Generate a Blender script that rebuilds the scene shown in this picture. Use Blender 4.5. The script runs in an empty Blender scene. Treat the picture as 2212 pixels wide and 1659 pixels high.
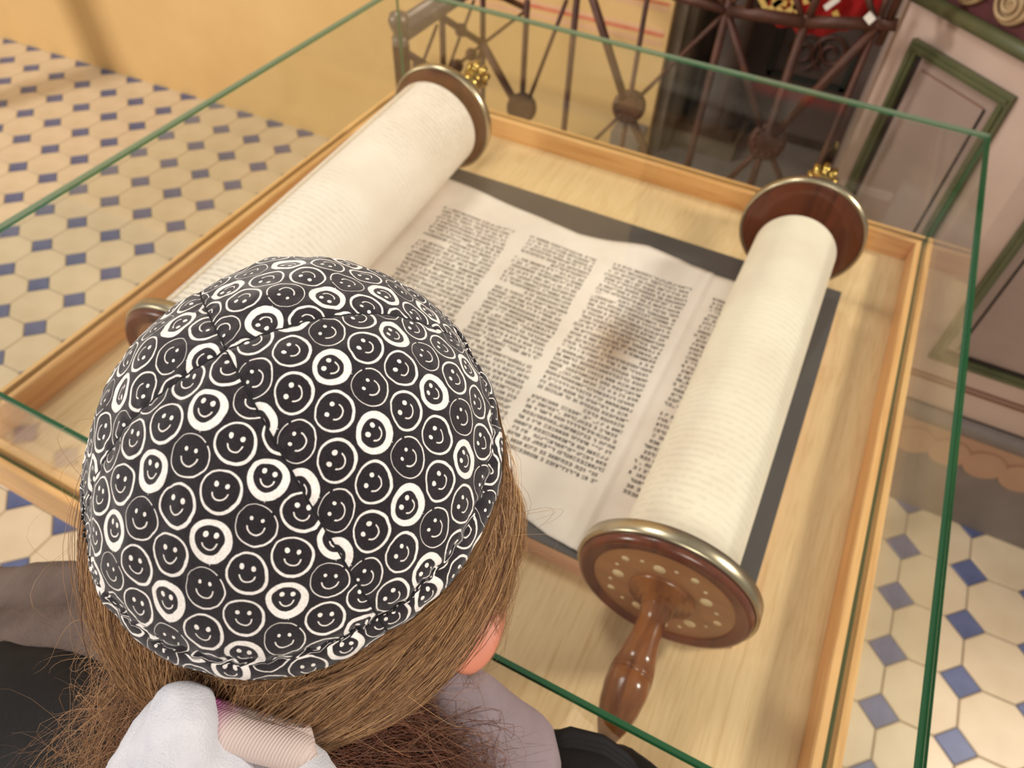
import bpy, bmesh, math, random
import numpy as np
from mathutils import Vector, Matrix, noise as mnoise
random.seed(7); RNG = np.random.default_rng(7)
C = bpy.context.scene.collection
PI = math.pi
S = 0.85                                   # one case width in metres; the case rim stands 0.85 m above the floor
def V(x, y, z): return np.array([x*S, y*S, z*S+S])
# ------------------------------------------------------------------ camera, world, lights, exposure
F_PX = 1516.65
def rot(a, b, c):
    ca,sa,cb,sb,cc,sc = math.cos(a),math.sin(a),math.cos(b),math.sin(b),math.cos(c),math.sin(c)
    return np.array([[ca,-sa,0],[sa,ca,0],[0,0,1]])@np.array([[1,0,0],[0,cb,-sb],[0,sb,cb]])@np.array([[cc,-sc,0],[sc,cc,0],[0,0,1]])
CR = rot(0.425926, 0.710502, 0.056299)
CL = np.array([0.792264, -0.163244, 0.692267])
cam_d = bpy.data.cameras.new('camera'); cam = bpy.data.objects.new('camera', cam_d); C.objects.link(cam)
M = Matrix.Identity(4)
for i in range(3):
    for j in range(3): M[i][j] = CR[i, j]
M.translation = Vector(V(*CL)); cam.matrix_world = M
cam_d.sensor_width = 36; cam_d.lens = F_PX/2212*36; cam_d.clip_start = .01
cam_d.dof.use_dof = True; cam_d.dof.focus_distance = .262; cam_d.dof.aperture_fstop = 13.5
bpy.context.scene.camera = cam
def ray(px, py):
    d = CR@np.array([(px-1106)/F_PX, -(py-829.5)/F_PX, -1.]); return d
def on_y(px, py, y): d = ray(px, py); return CL+d*(y-CL[1])/d[1]
def on_x(px, py, x): d = ray(px, py); return CL+d*(x-CL[0])/d[0]
def on_z(px, py, z): d = ray(px, py); return CL+d*(z-CL[2])/d[2]
def PT(px, py, t): d = ray(px, py); return CL+d/np.linalg.norm(d)*t

vs = bpy.context.scene.view_settings
vs.view_transform = 'Standard'; vs.look = 'None'; vs.gamma = 1; vs.use_curve_mapping = False; vs.exposure = 0.02
wd = bpy.data.worlds.new('room_light'); bpy.context.scene.world = wd; wd.use_nodes = True
wd.node_tree.nodes['Background'].inputs[0].default_value = (1.0, .935, .865, 1)
wd.node_tree.nodes['Background'].inputs[1].default_value = .36
def area(name, loc, target, size, power, col, sizey=None):
    l = bpy.data.lights.new(name, 'AREA'); l.energy = power; l.color = col; l.size = size
    if sizey: l.shape = 'RECTANGLE'; l.size_y = sizey
    o = bpy.data.objects.new(name, l); C.objects.link(o); o.location = Vector(loc)
    o.rotation_euler = (Vector(target)-Vector(loc)).to_track_quat('-Z', 'Y').to_euler(); return o
area('window_light', (-3.7, -2.3, 2.7), (-1.6, 1.5, .3), .5, 140, (1.0, .95, .90), .7)
area('key_light', (-.5, .72, 2.6), (.45, .4, .8), .45, 16, (1.0, .965, .91))
area('lamp_light', (2.7, 1.3, 2.3), (.65, .35, .9), .34, 58, (1.0, .93, .83))
area('front_light', (1.2, -1.6, 2.6), (.6, .3, .9), .7, 25, (1.0, .94, .86))

# ------------------------------------------------------------------ helpers
class MB:
    def __init__(s): s.v = []; s.f = []; s.mi = []; s.uv = None
    def add(s, verts, faces, mi=0):
        n = len(s.v); s.v += [tuple(map(float, p)) for p in verts]
        s.f += [tuple(i+n for i in f) for f in faces]; s.mi += [mi]*len(faces); return s
    def box(s, a, b, mi=0):                 # W units
        x0,y0,z0 = a; x1,y1,z1 = b
        P = [V(x,y,z) for z in (z0,z1) for x,y in ((x0,y0),(x1,y0),(x1,y1),(x0,y1))]
        return s.add(P, [(3,2,1,0),(4,5,6,7),(0,1,5,4),(1,2,6,5),(2,3,7,6),(3,0,4,7)], mi)
    def obox(s, c, ax, ay, az, mi=0):       # world metres, half axes
        c,ax,ay,az = map(np.array,(c,ax,ay,az))
        P = [c+i*ax+j*ay+k*az for k in (-1,1) for i,j in ((-1,-1),(1,-1),(1,1),(-1,1))]
        return s.add(P, [(3,2,1,0),(4,5,6,7),(0,1,5,4),(1,2,6,5),(2,3,7,6),(3,0,4,7)], mi)
    def prism(s, poly, z0, z1, mi=0):       # W units polygon counterclockwise
        n = len(poly); P = [V(x,y,z0) for x,y in poly]+[V(x,y,z1) for x,y in poly]
        return s.add(P, [tuple(range(n))[::-1], tuple(range(n,2*n))]+[(i,(i+1)%n,n+(i+1)%n,n+i) for i in range(n)], mi)
    def tube(s, pts, r, n=8, mi=0, cap=True):   # metres
        pts = np.array(pts, float); m = len(pts); r = np.ones(m)*r if np.isscalar(r) else np.array(r)
        T = np.gradient(pts, axis=0); T /= np.linalg.norm(T, axis=1)[:,None]+1e-12
        a = np.array([0,0,1.]) if abs(T[0][2])<.9 else np.array([1.,0,0])
        P = []
        for i in range(m):
            u = np.cross(T[i], a); u /= np.linalg.norm(u)+1e-12; w = np.cross(T[i], u); a = -w if np.dot(-w,a)>0 else w; a = np.cross(u,T[i])
            for k in range(n):
                t = 2*PI*k/n; P.append(pts[i]+r[i]*(u*math.cos(t)+w*math.sin(t)))
        Fc = [(i*n+k, i*n+(k+1)%n, (i+1)*n+(k+1)%n, (i+1)*n+k) for i in range(m-1) for k in range(n)]
        if cap: Fc += [tuple(range(n))[::-1], tuple(range((m-1)*n, m*n))]
        return s.add(P, Fc, mi)
    def lathe(s, prof, o, ax, n=48, mi=0, close=False):  # prof (along, radius) metres
        o = np.array(o,float); ax = np.array(ax,float); ax /= np.linalg.norm(ax)
        u = np.cross(ax,[0,0,1.]) if abs(ax[2])<.9 else np.cross(ax,[1.,0,0]); u /= np.linalg.norm(u); w = np.cross(ax,u)
        P = [o+ax*a+r*(u*math.cos(2*PI*k/n)+w*math.sin(2*PI*k/n)) for a,r in prof for k in range(n)]
        m = len(prof)
        return s.add(P, [(i*n+k,(i+1)*n+k,(i+1)*n+(k+1)%n,i*n+(k+1)%n) for i in range(m-1 if not close else m) for k in range(n)] if not close else
                     [(i*n+k,((i+1)%m)*n+k,((i+1)%m)*n+(k+1)%n,i*n+(k+1)%n) for i in range(m) for k in range(n)], mi)
    def build(s, name, mats, parent=None, smooth=False, origin=None, angle=None):
        mats = mats if isinstance(mats,(list,tuple)) else [mats]
        P = np.array(s.v)
        if parent is not None: org = np.array(parent['org'])
        elif origin is not None: org = np.array(origin)
        else: org = np.array([(P[:,0].min()+P[:,0].max())/2, (P[:,1].min()+P[:,1].max())/2, P[:,2].min()])
        me = bpy.data.meshes.new(name); me.from_pydata((P-org).tolist(), [], s.f)
        for m in mats: me.materials.append(m)
        me.polygons.foreach_set('material_index', s.mi)
        if smooth: me.polygons.foreach_set('use_smooth', [True]*len(s.f))
        bm = bmesh.new(); bm.from_mesh(me); bmesh.ops.recalc_face_normals(bm, faces=bm.faces)
        if angle:
            for e in bm.edges:
                if len(e.link_faces) == 2 and e.calc_face_angle(0) > math.radians(angle): e.smooth = False
        bm.to_mesh(me); bm.free()
        o = bpy.data.objects.new(name, me); C.objects.link(o)
        if parent is not None: o.parent = parent; del_org(o, org)
        else: o.location = Vector(org); del_org(o, org)
        return o
ORG = {}
def del_org(o, org): o['org'] = [float(a) for a in org]
def thing(name, org, label, cat, group=None):
    o = bpy.data.objects.new(name, None); C.objects.link(o); o.location = Vector(org); o.empty_display_size = .05
    o['org'] = [float(a) for a in org]; return tag(o, label, cat, group)
def tag(o, label, cat, group=None):
    o['label'] = label; o['category'] = cat
    if group: o['group'] = group
    return o
def struct(o, label, cat):
    o['kind'] = 'structure'; o['label'] = label; o['category'] = cat; return o

# ------------------------------------------------------------------ materials
def srgb(r, g, b):
    f = lambda c: (c/255/12.92) if c/255 <= .04045 else ((c/255+.055)/1.055)**2.4
    return (f(r), f(g), f(b), 1)
class NT:
    def __init__(s, name):
        s.m = bpy.data.materials.new(name); s.m.use_nodes = True; s.t = s.m.node_tree; s.n = s.t.nodes; s.l = s.t.links
        s.b = s.n['Principled BSDF']; s.out = s.n['Material Output']
    def new(s, typ, **kw):
        n = s.n.new(typ)
        for k, v in kw.items(): setattr(n, k, v)
        return n
    def link(s, a, b): s.l.new(a, b)
    def math(s, op, a, b=None, c=None, clamp=False):
        n = s.n.new('ShaderNodeMath'); n.operation = op; n.use_clamp = clamp
        for i, x in enumerate((a, b, c)):
            if x is None: continue
            if isinstance(x, (int, float)): n.inputs[i].default_value = x
            else: s.l.new(x, n.inputs[i])
        return n.outputs[0]
    def coord(s, which='Object', scale=(1,1,1), rot=(0,0,0), loc=(0,0,0)):
        tc = s.n.new('ShaderNodeTexCoord'); mp = s.n.new('ShaderNodeMapping'); s.l.new(tc.outputs[which], mp.inputs[0])
        mp.inputs['Scale'].default_value = scale; mp.inputs['Rotation'].default_value = rot; mp.inputs['Location'].default_value = loc
        return mp.outputs[0]
    def noise(s, vec, scale, detail=3, rough=.5, dist=0):
        n = s.n.new('ShaderNodeTexNoise'); s.l.new(vec, n.inputs['Vector']); n.inputs['Scale'].default_value = scale
        n.inputs['Detail'].default_value = detail; n.inputs['Roughness'].default_value = rough; n.inputs['Distortion'].default_value = dist
        return n.outputs[0]
    def ramp(s, fac, stops):
        r = s.n.new('ShaderNodeValToRGB'); s.l.new(fac, r.inputs[0]); e = r.color_ramp.elements
        while len(e) < len(stops): e.new(.5)
        for x, (p, c) in zip(e, stops): x.position = p; x.color = c
        return r.outputs[0]
    def mix(s, fac, a, b, mode='MIX'):
        n = s.n.new('ShaderNodeMix'); n.data_type = 'RGBA'; n.blend_type = mode
        for i, x in ((0, fac), (6, a), (7, b)):
            if isinstance(x, (int, float)): n.inputs[i].default_value = x
            elif isinstance(x, tuple): n.inputs[i].default_value = x
            else: s.l.new(x, n.inputs[i])
        return n.outputs[2]
    def bump(s, h, strength=.2, dist=.001):
        n = s.n.new('ShaderNodeBump'); s.l.new(h, n.inputs['Height']); n.inputs['Strength'].default_value = strength; n.inputs['Distance'].default_value = dist
        s.l.new(n.outputs[0], s.b.inputs['Normal'])
    def base(s, c, rough=.5, metal=0, spec=.5):
        if isinstance(c, tuple): s.b.inputs['Base Color'].default_value = c
        else: s.l.new(c, s.b.inputs['Base Color'])
        s.b.inputs['Roughness'].default_value = rough; s.b.inputs['Metallic'].default_value = metal; s.b.inputs['Specular IOR Level'].default_value = spec
        return s
def mottled(name, c1, c2, scale=8, rough=.6, metal=0, bump=.0, bscale=60, spec=.5, stretch=(1,1,1), bdist=.001):
    n = NT(name); v = n.coord('Object', stretch)
    f = n.noise(v, scale, 4, .55); n.base(n.ramp(f, [(.3, c1), (.7, c2)]), rough, metal, spec)
    if bump: n.bump(n.noise(v, bscale, 3), bump, bdist)
    return n.m
def wood(name, light, dark, axis='y', rough=.4, grain=1.0, spec=.5):
    n = NT(name); st = {'x': (1.2, 22, 22), 'y': (22, 1.2, 22), 'z': (22, 22, 1.2)}[axis]
    v = n.coord('Object', st); f = n.noise(v, 3.2*grain, 5, .62, 1.2); f2 = n.noise(v, 14*grain, 3, .6)
    a = n.math('ADD', n.math('MULTIPLY', f, .72), n.math('MULTIPLY', f2, .28))
    n.base(n.ramp(a, [(.34, dark), (.50, tuple((np.array(light)*.72+np.array(dark)*.28).tolist())), (.64, light)]), rough, 0, spec)
    n.bump(f2, .12, .0006); return n.m
m_traywood_y = wood('pale_ash_wood', srgb(230,200,152), srgb(208,172,120), 'y', .42, 2.2)
m_rim_x = wood('honey_rim_wood_across', srgb(236,186,122), srgb(208,148,84), 'x', .42)
m_rim_y = wood('honey_rim_wood_along', srgb(236,186,122), srgb(208,148,84), 'y', .42)
m_plinthwood = wood('pink_beige_wood', srgb(222,180,150), srgb(198,150,118), 'x', .5)
m_walnut = wood('glossy_walnut', srgb(116,58,32), srgb(74,32,16), 'z', .22, .4)
m_handle = wood('polished_brown_wood', srgb(160,98,48), srgb(104,56,26), 'y', .2, .35)
m_discface = wood('carved_disc_wood', srgb(158,108,66), srgb(124,78,46), 'x', .35, .5)
m_nickel = mottled('brushed_nickel', srgb(206,192,165), srgb(176,160,132), 30, .3, .95)
m_brass = mottled('polished_brass', srgb(216,184,104), srgb(170,134,60), 30, .22, .95)
m_slate = mottled('grey_slate_card', srgb(92,84,80), srgb(78,72,70), 6, .42, 0, .04, 200)
m_inlay = mottled('bone_inlay', srgb(224,200,158), srgb(208,180,134), 20, .4)
m_ink = NT('brown_black_ink').base(srgb(62,46,38), .6).m
m_cream = mottled('cream_tile', srgb(228,208,176), srgb(214,192,158), 9, .38, 0, .03, 40)
m_blue = mottled('blue_tile', srgb(104,112,150), srgb(84,92,128), 14, .38, 0, .03, 40)
m_grout = mottled('grout', srgb(150,134,112), srgb(128,112,92), 30, .9)
m_wall = mottled('golden_plaster', srgb(228,190,128), srgb(218,178,116), 3, .8, 0, .05, 30)
m_redstripe = mottled('red_paint', srgb(206,110,78), srgb(222,140,104), 30, .8)
m_redpale = mottled('pale_red_paint', srgb(224,176,134), srgb(228,184,140), 30, .8)
m_iron = mottled('rusty_brown_iron', srgb(92,54,38), srgb(62,36,26), 25, .5, .35, .2, 120)
m_steel = mottled('grey_painted_rail', srgb(124,108,98), srgb(98,84,76), 20, .35, .4)
m_stone = mottled('grey_step_stone', srgb(128,116,108), srgb(108,98,92), 8, .6, 0, .1, 60)
m_shadestone = mottled('shade_dark_stone', srgb(84,66,52), srgb(46,34,26), 10, .55, 0, .1, 60)  # the chancel's shadow is put into this dark stone colour
m_drab = mottled('weathered_drab_stone', srgb(120,104,82), srgb(84,70,54), 10, .6, 0, .1, 60)
m_panel = mottled('mauve_grey_paint', srgb(160,138,128), srgb(142,122,112), 6, .5)
m_pinkpaint = mottled('pinkish_paint', srgb(190,166,152), srgb(176,150,134), 5, .5)
m_tanpaint = mottled('tan_pink_paint', srgb(180,142,114), srgb(166,128,102), 5, .5)
m_green = mottled('green_moulding_paint', srgb(92,94,62), srgb(70,73,46), 12, .4)
m_shadedgreen = mottled('shaded_green_paint', srgb(40,44,34), srgb(26,30,22), 12, .5)  # frame green darkened to paint in the chancel's shade
m_darkred = mottled('maroon_paint', srgb(98,48,48), srgb(80,36,38), 12, .5)
m_browline = NT('brown_line_paint').base(srgb(118,74,50), .5).m
m_black = NT('black_recess_shade').base(srgb(34,22,16), .6).m  # black paint standing for shade in the pulpit's recesses
m_rosette = mottled('dull_gold_plaster', srgb(178,150,112), srgb(146,120,86), 30, .5)
m_redcloth = mottled('scarlet_velvet', srgb(186,14,18), srgb(140,6,10), 12, .7)
m_gold = mottled('gold_thread', srgb(236,200,96), srgb(250,226,150), 30, .35, .6)
m_white = NT('white_cloth').base(srgb(232,224,212), .6).m
m_velour = mottled('grey_brown_velour', srgb(112,96,88), srgb(84,70,64), 26, .9, 0, .5, 520, .2, bdist=.0015)
m_lilac = mottled('lilac_grey_fleece', srgb(150,134,138), srgb(130,114,116), 20, .9, 0, .3, 500, .2)
m_jacket = mottled('black_jacket', srgb(20,14,13), srgb(11,8,8), 20, .75, 0, .3, 300, .3)
m_trouser = mottled('dark_trousers', srgb(44,46,58), srgb(34,36,46), 20, .8)
m_terry = mottled('white_terry', srgb(214,212,216), srgb(196,196,204), 60, .95, 0, .6, 1300, .1, bdist=.0010)
m_pinkrib = None
# skin
n = NT('skin'); n.base(srgb(206,154,130), .5); n.b.inputs['Subsurface Weight'].default_value = .08
n.b.inputs['Subsurface Radius'].default_value = (.012, .004, .002); n.b.inputs['Subsurface Scale'].default_value = 1; m_skin = n.m
n = NT('flushed_ear_skin'); n.base(srgb(200,124,98), .5); n.b.inputs['Subsurface Weight'].default_value = .12
n.b.inputs['Subsurface Radius'].default_value = (.02, .005, .002); n.b.inputs['Subsurface Scale'].default_value = 1; m_ear = n.m
# glass: thin clear pane (transparent with a Fresnel sheen), and its green cut edge
n = NT('clear_glass'); n.n.remove(n.b)
tr = n.new('ShaderNodeBsdfTransparent'); tr.inputs[0].default_value = (.965, .975, .965, 1)
gl = n.new('ShaderNodeBsdfGlossy'); gl.inputs['Roughness'].default_value = .02; gl.inputs[0].default_value = (1,1,1,1)
geo = n.new('ShaderNodeNewGeometry'); fr = n.new('ShaderNodeFresnel')
n.link(n.math('SUBTRACT', 1.5, n.math('MULTIPLY', geo.outputs['Backfacing'], 1.5-1/1.5)), fr.inputs['IOR'])
mx = n.new('ShaderNodeMixShader'); n.link(n.math('MULTIPLY', fr.outputs[0], .5), mx.inputs[0]); n.link(tr.outputs[0], mx.inputs[1]); n.link(gl.outputs[0], mx.inputs[2])
n.link(mx.outputs[0], n.out.inputs[0]); m_glass = n.m
n = NT('green_glass_edge'); n.base(srgb(34,96,54), .12); m_gedge = n.m
n = NT('lit_green_glass_edge'); n.base(srgb(134,152,124), .10); m_glit = n.m  # light inside the glass painted as a paler edge green
# parchment
def parchment(name, stripes=0.0, warm=0.0):
    n = NT(name); v = n.coord('Object')
    f = n.noise(v, 9, 5, .6); f2 = n.noise(v, 3.2, 2, .5)
    c = n.ramp(f, [(.3, srgb(230-2*warm,216-4*warm,202-10*warm)), (.6, srgb(242,231,220-10*warm))])
    c = n.mix(n.math('MULTIPLY', f2, .35), c, srgb(232,212,182))
    if stripes:
        sx = n.new('ShaderNodeSeparateXYZ'); n.link(v, sx.inputs[0])
        ln = n.math('SINE', n.math('MULTIPLY', sx.outputs[1], 2*PI/(.0093*S)))
        ln = n.math('MULTIPLY', n.math('GREATER_THAN', ln, .1), 1.0)
        st = n.coord('Object', (60, 130, 60)); wds = n.noise(st, 3, 2, .6)
        msk = n.math('MULTIPLY', n.math('GREATER_THAN', wds, .47), ln)
        big = n.noise(v, 5.5, 2, .5); msk = n.math('MULTIPLY', msk, n.math('MULTIPLY', n.math('SUBTRACT', big, .36, clamp=True), 4*stripes, clamp=True))
        c = n.mix(msk, c, srgb(140,116,98))
    n.base(c, .62, 0, .35); n.bump(f, .15, .002); return n.m
m_parch = parchment('parchment'); m_rollL = parchment('worn_written_parchment', .38); m_rollR = parchment('smooth_parchment', .10, 1)

# ------------------------------------------------------------------ kippah print (smiling faces on a lattice, from each gore's own flat cloth coordinates)
def smiley_material():
    n = NT('black_cotton_with_white_smileys'); m = n.math
    uv = n.new('ShaderNodeUVMap'); uv.uv_map = 'cloth'; sp = n.new('ShaderNodeSeparateXYZ'); n.link(uv.outputs[0], sp.inputs[0])
    P = .0136
    wob = n.coord('Object'); w1 = m('MULTIPLY', m('SUBTRACT', n.noise(wob, 260, 2), .5), .05)
    X = m('DIVIDE', sp.outputs[0], P); Y = m('DIVIDE', sp.outputs[1], P)
    a = math.radians(-26); ca, sa = math.cos(a), math.sin(a)
    x = m('ADD', m('MULTIPLY', X, ca), m('MULTIPLY', Y, -sa)); y = m('ADD', m('MULTIPLY', X, sa), m('MULTIPLY', Y, ca))
    # rotate back any lattice delta by inverse
    r3 = math.sqrt(3)
    def cand(ox, oy):
        mm = m('ROUND', m('SUBTRACT', x, ox)); nn = m('ROUND', m('DIVIDE', m('SUBTRACT', y, oy), r3))
        dx = m('SUBTRACT', m('SUBTRACT', x, ox), mm); dy = m('SUBTRACT', m('SUBTRACT', y, oy), m('MULTIPLY', nn, r3))
        return mm, nn, dx, dy, m('ADD', m('MULTIPLY', dx, dx), m('MULTIPLY', dy, dy))
    A = cand(0, 0); B = cand(.5, r3/2)
    sel = m('LESS_THAN', B[4], A[4])
    mixf = lambda p, q: m('ADD', p, m('MULTIPLY', sel, m('SUBTRACT', q, p)))
    dx = mixf(A[2], B[2]); dy = mixf(A[3], B[3])
    tA = m('ADD', A[0], A[1]); tB = m('ADD', m('ADD', B[0], B[1]), 3)
    t = m('FLOORED_MODULO', mixf(tA, tB), 4) if hasattr(bpy.types, 'ShaderNodeMath') else None
    t = m('ROUND', t)
    u = m('ADD', m('MULTIPLY', dx, ca), m('MULTIPLY', dy, sa)); v = m('ADD', m('MULTIPLY', dx, -sa), m('MULTIPLY', dy, ca))
    u = m('ADD', u, w1); v = m('SUBTRACT', v, w1)
    eq = lambda k: m('COMPARE', t, float(k), .25)
    T0, T1, T2, T3 = eq(0), eq(1), eq(2), eq(3)
    pick = lambda a0, a1, a2, a3: m('ADD', m('ADD', m('MULTIPLY', T0, a0), m('MULTIPLY', T1, a1)), m('ADD', m('MULTIPLY', T2, a2), m('MULTIPLY', T3, a3)))
    ln = lambda p, q: m('SQRT', m('ADD', m('MULTIPLY', p, p), m('MULTIPLY', q, q)))
    rr = ln(u, v); ang = m('ARCTAN2', v, u)
    lump = m('MULTIPLY', m('SINE', m('ADD', m('MULTIPLY', ang, 3), m('MULTIPLY', t, 2.1))), .010)
    R = m('ADD', pick(.375, .435, .425, .425), lump); hw = m('ADD', pick(.080, .020, .036, .034), m('MULTIPLY', m('SINE', m('ADD', ang, 2.4)), pick(.018, .006, .008, .008)))
    ss = lambda d: m('MULTIPLY', m('SUBTRACT', 0.0, d), 60.0, clamp=True)     # soft 0/1 from signed distance
    ring = ss(m('SUBTRACT', m('ABSOLUTE', m('SUBTRACT', rr, R)), hw))
    brk = m('MULTIPLY', T1, m('COMPARE', ang, .75, .10)); ring = m('MULTIPLY', ring, m('SUBTRACT', 1.0, brk))
    def dot(cx, cy, rx, ry):
        return ss(m('SUBTRACT', ln(m('DIVIDE', m('SUBTRACT', u, cx), rx), m('DIVIDE', m('SUBTRACT', v, cy), ry)), 1.0)) if False else m('MULTIPLY', m('SUBTRACT', 1.0, ln(m('DIVIDE', m('SUBTRACT', u, cx), rx), m('DIVIDE', m('SUBTRACT', v, cy), ry))), 6.0, clamp=True)
    er = pick(.058, .042, .056, .052)
    e1 = dot(pick(-.10,-.11,-.125,-.12), .135, er, m('MULTIPLY', er, 1.15)); e2 = dot(pick(.125,.12,.125,.12), .115, er, m('MULTIPLY', er, 1.15))
    mr = m('ABSOLUTE', m('SUBTRACT', ln(u, m('ADD', v, .02)), pick(.150, .185, .165, .165)))
    mouth = m('MULTIPLY', ss(m('SUBTRACT', mr, .023)), m('LESS_THAN', m('ADD', v, m('MULTIPLY', m('ABSOLUTE', u), -.25)), -.075))
    drip = m('MULTIPLY', T0, m('MULTIPLY', ss(m('SUBTRACT', m('ABSOLUTE', m('SUBTRACT', u, .03)), .014)), m('MULTIPLY', m('LESS_THAN', v, -.40), m('GREATER_THAN', v, -.60))))
    tot = m('MAXIMUM', m('MAXIMUM', ring, m('MAXIMUM', e1, e2)), m('MAXIMUM', mouth, drip))
    fz = n.noise(n.coord('Object', (1,1,1)), 1500, 2)
    blk = n.ramp(fz, [(.3, srgb(22,17,22)), (.7, srgb(40,31,37))]); wht = n.ramp(fz, [(.3, srgb(226,216,208)), (.7, srgb(250,244,238))])
    n.base(n.mix(tot, blk, wht), .85, 0, .25); n.b.inputs['Sheen Weight'].default_value = .25
    n.bump(m('ADD', n.noise(n.coord('UV', (1,1,1)), 1, 1), fz), .25, .0006); return n.m
m_smile = smiley_material()
m_thread = NT('black_thread').base(srgb(16,12,16), .8).m

# ------------------------------------------------------------------ floor of octagon and dot tiles
U = np.array([.168, .0035]); W_ = np.array([0.0, .158]); T0_ = np.array([-1.974, 1.875])
fl = MB().box((-5, -3, -1.06), (3.4, 3.2, -1.004)).build('floor', m_grout, origin=V(0, 0, -1.004)); struct(fl, 'tiled floor of cream octagons and blue squares', 'floor')
def px_of(P):
    q = (np.asarray(P)-CL)@CR; return 1106+F_PX*q[0]/-q[2], 829.5-F_PX*q[1]/-q[2], -q[2]
hh = .285; gp = .011
octa = [(.5-gp, .5-hh), (.5-hh, .5-gp), (-.5+hh, .5-gp), (-.5+gp, .5-hh), (-.5+gp, -.5+hh), (-.5+hh, -.5+gp), (.5-hh, -.5+gp), (.5-gp, -.5+hh)]
dia = [(hh-gp*1.3, 0), (0, hh-gp*1.3), (-hh+gp*1.3, 0), (0, -hh+gp*1.3)]
def tile_vf(poly, c=(0,0)):
    n = len(poly); top = [np.array(c)+a*U+b*W_ for a, b in poly]; k = .97
    ctr = np.array(c)
    P = [(p[0], p[1], -1.004) for p in top]+[(p[0], p[1], -1.0012) for p in top]+[((p-ctr)[0]*k+ctr[0], (p-ctr)[1]*k+ctr[1], -1.0) for p in top]
    Fc = [tuple(range(2*n, 3*n))]+[(i, (i+1)%n, n+(i+1)%n, n+i) for i in range(n)]+[(n+i, n+(i+1)%n, 2*n+(i+1)%n, 2*n+i) for i in range(n)]
    return P, Fc
def floor_tiles(name, poly, mat, off):
    P, Fc = tile_vf(poly); me = bpy.data.meshes.new(name)
    me.from_pydata([(x*S, y*S, (z+1.004)*S) for x, y, z in P], [], Fc); me.materials.append(mat); me.update()
    cand = []
    for i in range(-20, 34):
        for j in range(-32, 9):
            c = T0_+U*(i+off)+W_*(j+off)
            if c[0] < -4.9 or c[0] > 3.3 or c[1] < -2.9 or c[1] > 3.1: continue
            x, y, d = px_of((c[0], c[1], -1.)); hid = (-.0 < c[0]*0 and False)
            # hidden under the display case as seen from here?
            d3 = np.array([c[0], c[1], -1.])-CL; t = (-.0-CL[2])/d3[2]; h = CL+d3*t
            behind = (0 < h[0] < 1 and 0 < h[1] < .98)
            wall = c[1] > 2.09+.028*c[0]+.1 and c[0] < .2 or (c[0] > .0 and c[1] > 1.5) or (c[0] > 1.2 and c[1] > 1.33)
            vis = d > 0 and -40 < x < 2252 and -40 < y < 1700 and not behind and not wall
            cand.append((0 if vis else 1, d if d > 0 else 99, c))
    cand.sort(key=lambda q: (q[0], q[1])); rest = MB()
    for k, (nv, d, c) in enumerate(cand):
        if k < 300 and nv == 0:
            o = bpy.data.objects.new(name, me); C.objects.link(o); o.parent = fl
            loc = V(c[0], c[1], -1.004)-np.array(fl['org']); o.location = Vector(loc)
        else:
            PP, FF = tile_vf(poly, c); rest.add([V(*p) for p in PP], FF)
    r = rest.build(name, mat, fl); r['kind'] = 'stuff'
floor_tiles('cream_tile', octa, m_cream, .5)
floor_tiles('blue_tile', dia, m_blue, 0)

# ------------------------------------------------------------------ back wall, chancel, steps
def ywall(x): return 2.098+.028*x
wb = MB().prism([(-5, ywall(-5)), (.235, ywall(.235)), (.235, ywall(.235)+.1), (-5, ywall(-5)+.1)], -1.0, 2.4).build('wall_back', m_wall)
struct(wb, 'golden yellow plaster wall behind the floor and railing', 'wall')
def wallstrip(x0, x1, z0, z1, m, nm):
    MB().prism([(x0, ywall(x0)-.0012), (x1, ywall(x1)-.0012), (x1, ywall(x1)), (x0, ywall(x0))], z0, z1).build(nm, m, wb)
wallstrip(-1.3, .222, -.262, -.250, m_redstripe, 'painted_stripe'); wallstrip(-1.2, .222, -.250, -.238, m_redpale, 'painted_stripe')
wallstrip(-1.2, .222, -.29, -.275, m_redpale, 'painted_stripe')
wallstrip(-1.2, .222, -.168, -.160, m_redstripe, 'painted_stripe'); wallstrip(-1.2, .222, -.125, -.115, m_redstripe, 'painted_stripe'); wallstrip(-1.2, .222, -.185, -.172, m_redpale, 'painted_stripe')
wallstrip(-1.2, .222, .0, .03, m_redstripe, 'painted_stripe')
YC = 2.45
wc = MB().prism([(.235, YC), (1.1, YC), (1.1, YC+.1), (.235, YC+.1)], -1.0, 2.4).build('wall_chancel', m_shadestone)
struct(wc, 'chancel wall coloured dark for shade behind the iron railing', 'wall')
# panelled door leaf on the chancel wall, its shade put into dark paints
a0 = on_y(1657, 155, YC-.02); a1 = on_y(1822, 198, YC-.02); zb = (a0[2]+a1[2])/2
dp = thing('wall_panel', V((a0[0]+a1[0])/2, YC-.02, -.66), 'mauve panel coloured dark for shade, with green frame and scrolled ironwork behind the railing', 'panel')
MB().box((a0[0]-.12, YC-.02, -.62), (a1[0]+.10, YC, .5)).build('backing', mottled('shaded_mauve_paint', srgb(96,80,72), srgb(74,60,54), 6, .6), dp)
for (x0, x1, z0, z1) in ((a0[0], a1[0], zb, zb+.016), (a0[0], a1[0], .2, .216), (a0[0], a0[0]+.016, zb, .2), (a1[0]-.016, a1[0], zb, .2)):
    MB().box((x0, YC-.038, z0), (x1, YC-.02, z1)).build('frame_strip', m_shadedgreen, dp)
MB().box((a0[0]+.016, YC-.024, zb+.016), (a1[0]-.016, YC-.02, .2)).build('inset', mottled('shaded_inset_paint', srgb(78,62,54), srgb(60,46,40), 6, .6), dp)
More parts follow.
